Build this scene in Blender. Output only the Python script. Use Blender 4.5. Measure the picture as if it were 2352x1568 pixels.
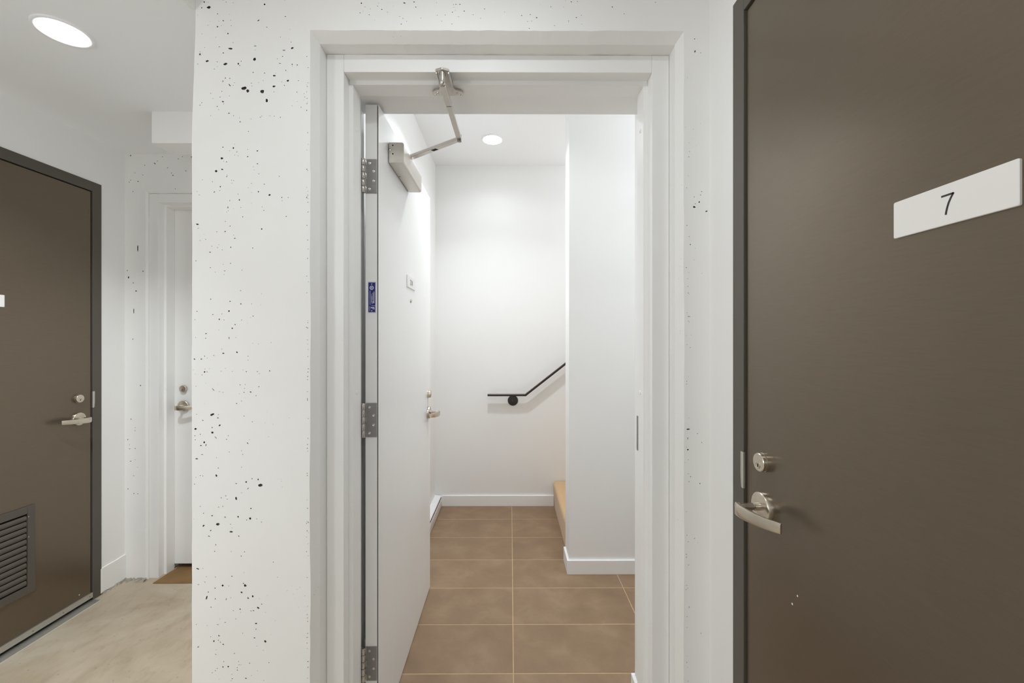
import bpy, bmesh, math, random
from mathutils import Vector, Matrix
from mathutils.geometry import delaunay_2d_cdt

for o in list(bpy.data.objects):
    bpy.data.objects.remove(o, do_unlink=True)
SC = bpy.context.scene
COL = SC.collection
random.seed(7)
PI = math.pi

# ------------------------------------------------------------------ camera, world, exposure
EYE = 1.36
cam_data = bpy.data.cameras.new('camera')
cam_data.sensor_width = 36.0
cam_data.lens = 36.0 * 960.0 / 2352.0
cam_data.clip_start = 0.02
cam = bpy.data.objects.new('camera', cam_data)
cam.location = (0.0, 0.0, EYE)
cam.rotation_euler = (math.radians(90), 0, -0.0042)
COL.objects.link(cam)
SC.camera = cam
world = bpy.data.worlds.new('world')
world.use_nodes = True
world.node_tree.nodes['Background'].inputs[0].default_value = (0.8, 0.82, 0.85, 1)
world.node_tree.nodes['Background'].inputs[1].default_value = 0.0
SC.world = world
SC.view_settings.view_transform = 'Standard'
SC.view_settings.look = 'None'
SC.view_settings.gamma = 1.0
SC.view_settings.use_curve_mapping = False
SC.view_settings.exposure = 0.0
SC.cycles.use_denoising = True
SC.cycles.max_bounces = 8
SC.cycles.diffuse_bounces = 7
SC.cycles.glossy_bounces = 3
SC.cycles.use_adaptive_sampling = True
SC.cycles.adaptive_threshold = 0.03
SC.cycles.caustics_reflective = False
SC.cycles.caustics_refractive = False
SC.cycles.sample_clamp_indirect = 6.0

CEIL = 2.431          # hall and corridor ceiling
CEIL_IN = 2.817       # entry ceiling behind the open door
# ceiling lamps and added unseen fill lamps: kind, x, y, ceiling height, watts, colour, beam spread or stem length
LAMPS = [
    ('disc', -1.545, 1.451, CEIL, 11.5, (0.905, 0.955, 1.0), 118),
    ('disc', -0.12, 0.62, CEIL, 3.4, (0.905, 0.955, 1.0), 175),
    ('globe', -1.45, -0.45, CEIL, 15, (0.905, 0.955, 1.0), 0.60),  # added fill behind the camera, lifts walls and corridor ceiling
    ('globe', -0.30, -1.20, CEIL, 12, (0.905, 0.955, 1.0), 0.60),  # added fill deeper in the hall, out of view
    ('disc', -0.129, 3.015, CEIL_IN, 1.4, (0.905, 0.955, 1.0), 140),
    ('disc', -0.15, 2.40, CEIL_IN, 10.5, (0.905, 0.955, 1.0), 125),
    ('globe', 1.62, 2.02, CEIL_IN, 11, (0.905, 0.955, 1.0), 0.3),  # added fill in the hidden side of the entry, lifts its low walls
    ('globe', 1.30, 3.02, CEIL_IN, 9, (0.905, 0.955, 1.0), 0.3),  # added fill over the hidden stairs, brightens the back wall
    ('disc', -1.52, 0.20, CEIL, 7.0, (0.905, 0.955, 1.0), 110),  # added downlight, its floor bounce brightens the corridor ceiling
]

# ------------------------------------------------------------------ materials
def nodes_of(name):
    m = bpy.data.materials.new(name)
    m.use_nodes = True
    nt = m.node_tree
    return m, nt, nt.nodes['Principled BSDF']

def N(nt, typ, **kw):
    n = nt.nodes.new(typ)
    for k, v in kw.items():
        if k in n.inputs:
            n.inputs[k].default_value = v
        else:
            setattr(n, k, v)
    return n

def ramp(nt, fac, stops):
    r = nt.nodes.new('ShaderNodeValToRGB')
    el = r.color_ramp.elements
    while len(el) < len(stops):
        el.new(0.5)
    for e, (p, c) in zip(el, stops):
        e.position = p
        e.color = (c[0], c[1], c[2], 1)
    nt.links.new(fac, r.inputs[0])
    return r.outputs[0]

def coords(nt, kind='Object', scale=(1, 1, 1), rot=(0, 0, 0)):
    tc = nt.nodes.new('ShaderNodeTexCoord')
    mp = nt.nodes.new('ShaderNodeMapping')
    mp.inputs['Scale'].default_value = scale
    mp.inputs['Rotation'].default_value = rot
    nt.links.new(tc.outputs[kind], mp.inputs['Vector'])
    return mp.outputs[0]

def bump(nt, bsdf, height, strength, dist=0.002, prev=None):
    b = nt.nodes.new('ShaderNodeBump')
    b.inputs['Strength'].default_value = strength
    b.inputs['Distance'].default_value = dist
    nt.links.new(height, b.inputs['Height'])
    nt.links.new(b.outputs[0], bsdf.inputs['Normal'])
    return b

def paint(name, c1, c2, rough, scale=6.0, bump_scale=160.0, bump_str=0.12, spec=0.4, stretch=(1, 1, 1)):
    m, nt, b = nodes_of(name)
    v = coords(nt, scale=stretch)
    n = N(nt, 'ShaderNodeTexNoise', Scale=scale, Detail=4.0)
    nt.links.new(v, n.inputs['Vector'])
    nt.links.new(ramp(nt, n.outputs['Fac'], [(0.3, c1), (0.7, c2)]), b.inputs['Base Color'])
    b.inputs['Roughness'].default_value = rough
    b.inputs['Specular IOR Level'].default_value = spec
    if bump_str > 0:
        n2 = N(nt, 'ShaderNodeTexNoise', Scale=bump_scale, Detail=2.0)
        nt.links.new(v, n2.inputs['Vector'])
        bump(nt, b, n2.outputs['Fac'], bump_str, 0.001)
    return m

def metal(name, c, rough, stretch=(1, 1, 30), spread=0.08):
    m, nt, b = nodes_of(name)
    v = coords(nt, scale=stretch)
    n = N(nt, 'ShaderNodeTexNoise', Scale=60.0, Detail=3.0)
    nt.links.new(v, n.inputs['Vector'])
    lo = tuple(x * (1 - spread) for x in c)
    hi = tuple(min(1, x * (1 + spread)) for x in c)
    nt.links.new(ramp(nt, n.outputs['Fac'], [(0.3, lo), (0.7, hi)]), b.inputs['Base Color'])
    b.inputs['Metallic'].default_value = 1.0
    b.inputs['Roughness'].default_value = rough
    return m

M = {}
M['drywall'] = paint('drywall_paint', (0.875, 0.872, 0.86), (0.89, 0.887, 0.875), 0.55, 2.5, 260, 0.05)
M['ceiling'] = paint('ceiling_paint', (0.915, 0.92, 0.93), (0.925, 0.93, 0.94), 0.7, 1.5, 200, 0.04, 0.25)
M['frame'] = paint('white_frame_enamel', (0.875, 0.872, 0.86), (0.89, 0.887, 0.875), 0.38, 5.0, 90, 0.03, 0.45)
M['trim'] = paint('white_trim_paint', (0.895, 0.90, 0.905), (0.905, 0.91, 0.915), 0.42, 4.0, 120, 0.02, 0.45)
M['door_white'] = paint('white_door_enamel', (0.845, 0.84, 0.825), (0.86, 0.855, 0.84), 0.33, 3.0, 300, 0.05, 0.45)
M['pit'] = paint('shaded_pit_concrete', (0.035, 0.034, 0.031), (0.13, 0.127, 0.118), 0.95, 90.0, 400, 0.3, 0.1)  # bare concrete, darkened to carry the shade inside the pits
M['mortar'] = paint('bare_grey_mortar', (0.27, 0.25, 0.21), (0.45, 0.41, 0.34), 0.95, 60.0, 200, 0.5, 0.1)
M['plate'] = paint('white_engraved_plastic', (0.82, 0.80, 0.775), (0.835, 0.815, 0.79), 0.45, 3.0, 200, 0.0)
M['ink'] = paint('black_engraving', (0.03, 0.028, 0.026), (0.045, 0.04, 0.036), 0.6, 20, 200, 0.0)
M['black'] = paint('black_cavity', (0.006, 0.006, 0.005), (0.01, 0.009, 0.008), 0.9, 20, 200, 0.0, 0.05)
M['gasket'] = paint('black_rubber_gasket', (0.012, 0.012, 0.011), (0.02, 0.02, 0.018), 0.7, 40, 200, 0.0, 0.2)
M['nickel'] = metal('satin_nickel', (0.66, 0.60, 0.51), 0.27, (1, 1, 25))
M['nickel_dark'] = metal('satin_nickel_shank', (0.55, 0.50, 0.44), 0.24, (1, 1, 20))
M['steel'] = metal('brushed_steel', (0.30, 0.295, 0.29), 0.36, (1, 1, 8))
M['chrome'] = metal('polished_hinge_steel', (0.62, 0.60, 0.57), 0.16, (1, 1, 4))
M['alu_paint'] = metal('aluminium_lacquer', (0.60, 0.565, 0.52), 0.42, (1, 8, 1), 0.04)
M['aluminium'] = metal('aluminium_strip', (0.60, 0.585, 0.54), 0.5, (1, 20, 1), 0.06)
M['rail'] = paint('espresso_rail_lacquer', (0.018, 0.009, 0.006), (0.03, 0.015, 0.010), 0.35, 8, 90, 0.0)
M['mat'] = paint('brown_paperboard', (0.215, 0.125, 0.052), (0.26, 0.155, 0.068), 0.85, 9.0, 180, 0.2, 0.2)
M['blue'] = paint('blue_anodised_label', (0.006, 0.008, 0.10), (0.012, 0.018, 0.20), 0.4, 60, 90, 0.0)
M['print'] = paint('silver_label_print', (0.50, 0.52, 0.66), (0.68, 0.70, 0.80), 0.45, 90, 90, 0.0)

def dark_door_mat():
    m, nt, b = nodes_of('dark_bronze_enamel')
    v = coords(nt, scale=(2, 2, 24))
    n = N(nt, 'ShaderNodeTexNoise', Scale=14.0, Detail=4.0)
    nt.links.new(v, n.inputs['Vector'])
    nt.links.new(ramp(nt, n.outputs['Fac'], [(0.3, (0.170, 0.137, 0.099)), (0.7, (0.180, 0.146, 0.107))]), b.inputs['Base Color'])
    b.inputs['Metallic'].default_value = 0.66
    b.inputs['Roughness'].default_value = 0.29
    b.inputs['Specular IOR Level'].default_value = 0.5
    return m
M['dark'] = dark_door_mat()
M['dark_frame'] = paint('dark_bronze_frame_enamel', (0.085, 0.074, 0.060), (0.094, 0.082, 0.067), 0.4, 4, 120, 0.03, 0.45)

def concrete_paint_mat():
    m, nt, b = nodes_of('painted_board_concrete')
    v = coords(nt)
    n = N(nt, 'ShaderNodeTexNoise', Scale=3.0, Detail=6.0, Roughness=0.6)
    nt.links.new(v, n.inputs['Vector'])
    base = ramp(nt, n.outputs['Fac'], [(0.3, (0.86, 0.857, 0.842)), (0.7, (0.89, 0.887, 0.872))])
    # pin holes too small to model, kept to cloudy patches
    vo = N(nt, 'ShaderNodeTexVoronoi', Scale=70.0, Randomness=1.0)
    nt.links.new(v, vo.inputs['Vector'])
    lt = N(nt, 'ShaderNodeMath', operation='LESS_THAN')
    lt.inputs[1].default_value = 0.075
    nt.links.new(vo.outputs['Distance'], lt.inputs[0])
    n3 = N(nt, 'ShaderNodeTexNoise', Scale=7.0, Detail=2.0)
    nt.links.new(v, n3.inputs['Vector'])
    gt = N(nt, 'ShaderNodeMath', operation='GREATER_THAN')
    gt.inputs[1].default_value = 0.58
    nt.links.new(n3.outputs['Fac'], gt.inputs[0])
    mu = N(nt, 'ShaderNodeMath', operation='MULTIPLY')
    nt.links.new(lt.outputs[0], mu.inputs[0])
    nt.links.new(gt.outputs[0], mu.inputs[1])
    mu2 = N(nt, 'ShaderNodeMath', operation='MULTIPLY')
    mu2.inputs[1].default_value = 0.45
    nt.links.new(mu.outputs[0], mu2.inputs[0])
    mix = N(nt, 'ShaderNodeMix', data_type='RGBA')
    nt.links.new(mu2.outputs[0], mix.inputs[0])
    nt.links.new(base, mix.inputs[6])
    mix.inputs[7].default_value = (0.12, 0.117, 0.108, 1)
    nt.links.new(mix.outputs[2], b.inputs['Base Color'])
    b.inputs['Roughness'].default_value = 0.5
    b.inputs['Specular IOR Level'].default_value = 0.35
    n2 = N(nt, 'ShaderNodeTexNoise', Scale=38.0, Detail=5.0, Roughness=0.65)
    nt.links.new(v, n2.inputs['Vector'])
    bump(nt, b, n2.outputs['Fac'], 0.10, 0.002)
    return m
M['concrete'] = concrete_paint_mat()

def floor_mat():
    m, nt, b = nodes_of('beige_concrete_floor')
    v = coords(nt, scale=(1, 1, 1))
    n = N(nt, 'ShaderNodeTexNoise', Scale=1.9, Detail=7.0, Roughness=0.62, Distortion=0.7)
    nt.links.new(v, n.inputs['Vector'])
    base = ramp(nt, n.outputs['Fac'], [(0.30, (0.36, 0.285, 0.195)), (0.5, (0.455, 0.38, 0.28)), (0.70, (0.55, 0.475, 0.375))])
    v2 = coords(nt, scale=(5, 2.2, 1), rot=(0, 0, math.radians(38)))
    n2 = N(nt, 'ShaderNodeTexNoise', Scale=4.0, Detail=7.0, Roughness=0.7)
    nt.links.new(v2, n2.inputs['Vector'])
    st = ramp(nt, n2.outputs['Fac'], [(0.25, (0.74, 0.70, 0.62)), (0.5, (1, 1, 1))])
    mix = N(nt, 'ShaderNodeMix', data_type='RGBA', blend_type='MULTIPLY')
    mix.inputs[0].default_value = 0.7
    nt.links.new(base, mix.inputs[6])
    nt.links.new(st, mix.inputs[7])
    vo = N(nt, 'ShaderNodeTexVoronoi', Scale=26.0)
    nt.links.new(v, vo.inputs['Vector'])
    sp = ramp(nt, vo.outputs['Distance'], [(0.06, (0.45, 0.40, 0.34)), (0.10, (1, 1, 1))])
    mix2 = N(nt, 'ShaderNodeMix', data_type='RGBA', blend_type='MULTIPLY')
    mix2.inputs[0].default_value = 0.5
    nt.links.new(mix.outputs[2], mix2.inputs[6])
    nt.links.new(sp, mix2.inputs[7])
    nt.links.new(mix2.outputs[2], b.inputs['Base Color'])
    b.inputs['Roughness'].default_value = 0.45
    b.inputs['Specular IOR Level'].default_value = 0.4
    bump(nt, b, n2.outputs['Fac'], 0.08, 0.002)
    return m
M['floor'] = floor_mat()

def tile_mat():
    m, nt, b = nodes_of('brown_porcelain_tile')
    oi = nt.nodes.new('ShaderNodeObjectInfo')
    tc = nt.nodes.new('ShaderNodeTexCoord')
    add = N(nt, 'ShaderNodeVectorMath', operation='MULTIPLY_ADD')
    cmb = nt.nodes.new('ShaderNodeCombineXYZ')
    nt.links.new(oi.outputs['Random'], cmb.inputs[0])
    nt.links.new(oi.outputs['Random'], cmb.inputs[1])
    nt.links.new(cmb.outputs[0], add.inputs[0])
    add.inputs[1].default_value = (31, 17, 0)
    nt.links.new(tc.outputs['Object'], add.inputs[2])
    n = N(nt, 'ShaderNodeTexNoise', Scale=5.5, Detail=8.0, Roughness=0.62, Distortion=0.3)
    nt.links.new(add.outputs[0], n.inputs['Vector'])
    base = ramp(nt, n.outputs['Fac'], [(0.28, (0.225, 0.148, 0.088)), (0.5, (0.270, 0.180, 0.108)), (0.75, (0.345, 0.240, 0.152))])
    nt.links.new(base, b.inputs['Base Color'])
    n2 = N(nt, 'ShaderNodeTexNoise', Scale=40.0, Detail=4.0)
    nt.links.new(add.outputs[0], n2.inputs['Vector'])
    mr = N(nt, 'ShaderNodeMapRange')
    mr.inputs['To Min'].default_value = 0.42
    mr.inputs['To Max'].default_value = 0.62
    nt.links.new(n.outputs['Fac'], mr.inputs['Value'])
    nt.links.new(mr.outputs[0], b.inputs['Roughness'])
    b.inputs['Specular IOR Level'].default_value = 0.35
    bump(nt, b, n2.outputs['Fac'], 0.05, 0.001)
    return m
M['tile'] = tile_mat()
M['grout'] = paint('tan_grout', (0.50, 0.36, 0.21), (0.57, 0.42, 0.26), 0.9, 30, 200, 0.2, 0.1)

def carpet_mat():
    m, nt, b = nodes_of('tan_carpet')
    v = coords(nt)
    n = N(nt, 'ShaderNodeTexNoise', Scale=170.0, Detail=3.0)
    nt.links.new(v, n.inputs['Vector'])
    nt.links.new(ramp(nt, n.outputs['Fac'], [(0.3, (0.56, 0.36, 0.175)), (0.7, (0.70, 0.47, 0.25))]), b.inputs['Base Color'])
    b.inputs['Roughness'].default_value = 1.0
    b.inputs['Sheen Weight'].default_value = 0.3
    bump(nt, b, n.outputs['Fac'], 0.6, 0.004)
    return m
M['carpet'] = carpet_mat()

def lamp_mat(name, strength, colour):
    m, nt, b = nodes_of(name)
    b.inputs['Base Color'].default_value = (0.9, 0.9, 0.9, 1)
    b.inputs['Emission Color'].default_value = (*colour, 1)
    b.inputs['Emission Strength'].default_value = strength
    return m

# ------------------------------------------------------------------ mesh helpers
def bmn():
    return bmesh.new()

def box(bm, x0, x1, y0, y1, z0, z1):
    if x0 > x1: x0, x1 = x1, x0
    if y0 > y1: y0, y1 = y1, y0
    if z0 > z1: z0, z1 = z1, z0
    v = [bm.verts.new((x, y, z)) for z in (z0, z1) for y in (y0, y1) for x in (x0, x1)]
    for f in ((0, 2, 3, 1), (4, 5, 7, 6), (0, 1, 5, 4), (2, 6, 7, 3), (0, 4, 6, 2), (1, 3, 7, 5)):
        bm.faces.new([v[i] for i in f])

def frame_of(d):
    d = Vector(d).normalized()
    a = Vector((0, 0, 1)) if abs(d.z) < 0.9 else Vector((1, 0, 0))
    s = d.cross(a).normalized()
    return d, s, s.cross(d).normalized()

def lathe(bm, p, d, prof, seg=28):
    """prof: list of (distance along d, radius); closed at both ends."""
    d, s, t = frame_of(d)
    p = Vector(p)
    rings = []
    for (h, r) in prof:
        if r <= 1e-6:
            rings.append([bm.verts.new(p + d * h)])
        else:
            rings.append([bm.verts.new(p + d * h + (s * math.cos(2 * PI * k / seg) + t * math.sin(2 * PI * k / seg)) * r) for k in range(seg)])
    for a, b in zip(rings[:-1], rings[1:]):
        for k in range(seg):
            k2 = (k + 1) % seg
            if len(a) == 1 and len(b) == 1:
                continue
            if len(a) == 1:
                bm.faces.new((a[0], b[k2], b[k]))
            elif len(b) == 1:
                bm.faces.new((a[k], a[k2], b[0]))
            else:
                bm.faces.new((a[k], a[k2], b[k2], b[k]))
    if len(rings[0]) > 1: bm.faces.new(list(reversed(rings[0])))
    if len(rings[-1]) > 1: bm.faces.new(rings[-1])

def sweep(bm, rings):
    """rings: list of equal-length lists of points; caps both ends."""
    R = [[bm.verts.new(Vector(q)) for q in r] for r in rings]
    n = len(R[0])
    for a, b in zip(R[:-1], R[1:]):
        for k in range(n):
            bm.faces.new((a[k], a[(k + 1) % n], b[(k + 1) % n], b[k]))
    bm.faces.new(list(reversed(R[0])))
    bm.faces.new(R[-1])

def prism(bm, poly, axis, a, b):
    """poly in the two other axes (in x,y,z order), pushed along axis from a to b."""
    def pt(u, v, w):
        return {'x': (w, u, v), 'y': (u, w, v), 'z': (u, v, w)}[axis]
    sweep(bm, [[pt(u, v, a) for u, v in poly], [pt(u, v, b) for u, v in poly]])

def obj(name, bm, mat, parent=None, bevel=0.0, seg=2, smooth=False):
    bmesh.ops.recalc_face_normals(bm, faces=bm.faces[:])
    me = bpy.data.meshes.new(name)
    bm.to_mesh(me)
    bm.free()
    mats = mat if isinstance(mat, (list, tuple)) else [mat]
    for q in mats:
        me.materials.append(M[q] if isinstance(q, str) else q)
    if smooth:
        for f in me.polygons:
            f.use_smooth = True
        me.set_sharp_from_angle(angle=math.radians(38))
    o = bpy.data.objects.new(name, me)
    COL.objects.link(o)
    if parent is not None:
        o.parent = parent
        o.matrix_parent_inverse = parent.matrix_basis.inverted()
    if bevel > 0:
        md = o.modifiers.new('edge', 'BEVEL')
        md.width = bevel
        md.segments = seg
        md.limit_method = 'ANGLE'
        md.angle_limit = math.radians(40)
        for f in me.polygons:
            f.use_smooth = True
        md.harden_normals = True
    return o

def empty(name, loc):
    o = bpy.data.objects.new(name, None)
    o.location = loc
    o.empty_display_size = 0.05
    COL.objects.link(o)
    return o

def tag(o, label, cat=None, group=None, kind=None):
    o['label'] = label
    if cat: o['category'] = cat
    if group: o['group'] = group
    if kind: o['kind'] = kind
    return o

def wall_box(name, label, dims, mat='drywall', cat='wall'):
    bm = bmn()
    for d in dims:
        box(bm, *d)
    return tag(obj(name, bm, mat), label, cat, kind='structure')


# ------------------------------------------------------------------ pitted concrete walls
def pitted_skin(bm, outline, pits, Y, depth_k=0.9):
    """Front skin of a cast wall in the plane y = Y (facing -y) with every pit sunk into it as a real hollow."""
    rnd = random.Random(3)
    verts = [Vector(p) for p in outline]
    faces = [list(range(len(outline)))]
    loops = []
    for (x, z, a, b, ang) in pits:
        x, z, a, b = x / 1000, z / 1000, a * 1.1 / 1000, b * 1.1 / 1000
        big = max(a, b)
        n = 6 if big < 0.0018 else 9
        ca, sa = math.cos(math.radians(ang)), math.sin(math.radians(ang))
        lp = []
        ph = rnd.random() * 6
        for k in range(n):
            t = 2 * PI * (k + 0.3 * rnd.random()) / n
            j = 0.82 + 0.36 * rnd.random() + 0.10 * math.sin(2 * t + ph)
            u, w = a * math.cos(t) * j, b * math.sin(t) * j
            lp.append((x + u * ca - w * sa, z + u * sa + w * ca))
        s = len(verts)
        verts += [Vector(q) for q in lp]
        faces.append(list(range(s, s + n)))
        loops.append((lp, (x, z), min(a, b)))
    # a light grid of extra points keeps the triangles well shaped
    ov, oe, of, _, _, orig = delaunay_2d_cdt(verts, [], faces, 0, 1e-7)
    bv = [bm.verts.new((p.x, Y, p.y)) for p in ov]
    for f, og in zip(of, orig):
        if list(og) == [0]:
            try:
                fc = bm.faces.new([bv[i] for i in f])
                fc.material_index = 0
            except ValueError:
                pass
    for lp, (cx, cz), r in loops:
        dep = max(0.0012, r * depth_k)
        r0 = [bm.verts.new((p[0], Y - 0.00002, p[1])) for p in lp]
        r1 = [bm.verts.new((cx + (p[0] - cx) * 0.8, Y + dep, cz + (p[1] - cz) * 0.8)) for p in lp]
        c = bm.verts.new((cx, Y + dep * 1.3, cz))
        n = len(lp)
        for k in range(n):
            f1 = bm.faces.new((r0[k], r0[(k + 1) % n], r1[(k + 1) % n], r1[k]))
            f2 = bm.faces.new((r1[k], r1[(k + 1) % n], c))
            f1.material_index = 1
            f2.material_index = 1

def wobble(p, q, n, amp, axis, seed):
    """points from p to q (p included, q not) shaken across the line by amp on one axis."""
    r = random.Random(seed)
    out = []
    s = 0.0
    for k in range(n):
        t = k / n
        s = 0.6 * s + amp * (r.random() * 2 - 1)
        u = [p[0] + (q[0] - p[0]) * t, p[1] + (q[1] - p[1]) * t]
        if k: u[axis] += s
        out.append(tuple(u))
    return out

def cast_wall(name, label, skin_y, outer, hole, hole_in, frame_y, step_y, pits, blocks):
    """outer: (x0 bottom, x0 top, x1, z top). hole: chamfer edge (xa, xb, z); hole_in: soffit line (xa, xb, z)."""
    x0b, x0t, x1, zt = outer
    xa, xb, zh = hole
    ia, ib, iz = hole_in
    bm = bmn()
    la = wobble((xa, 0.0), (xa, zh), 60, 0.0011, 0, 11)
    lt = wobble((xa, zh), (xb, zh), 60, 0.0010, 1, 12)
    lb = wobble((xb, zh), (xb, 0.0), 60, 0.0010, 0, 13)
    rim = la + lt + lb + [(xb, 0.0)]
    left = wobble((x0b, 0.0), (x0b, 1.95), 40, 0.0007, 0, 14) + wobble((x0b, 1.95), (x0t, 2.25), 8, 0.0006, 0, 15) + [(x0t, 2.25)]
    outline = rim + [(x1, 0.0), (x1, zt), (x0t, zt)] + list(reversed(left))
    pitted_skin(bm, outline, pits, skin_y)
    # chamfer from the rim back to the soffit line, then the soffit back to the frame
    inner = []
    for k, (px, pz) in enumerate(rim):
        if k < len(la): q = (ia, pz * iz / zh)
        elif k < len(la) + len(lt): q = (ia + (px - xa) * (ib - ia) / (xb - xa), iz + 0.6 * (pz - zh))
        else: q = (ib, pz * iz / zh)
        inner.append(q)
    r0 = [bm.verts.new((p[0], skin_y, p[1])) for p in rim]
    r1 = [bm.verts.new((q[0], step_y, q[1])) for q in inner]
    r2 = [bm.verts.new((q[0], frame_y + 0.02, q[1])) for q in inner]
    for k in range(len(rim) - 1):
        bm.faces.new((r0[k], r0[k + 1], r1[k + 1], r1[k]))
        bm.faces.new((r1[k], r1[k + 1], r2[k + 1], r2[k]))
    for d in blocks:
        box(bm, *d)
    bmesh.ops.recalc_face_normals(bm, faces=bm.faces[:])
    return tag(obj(name, bm, ['concrete', 'pit']), label, 'wall', kind='structure')

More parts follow.
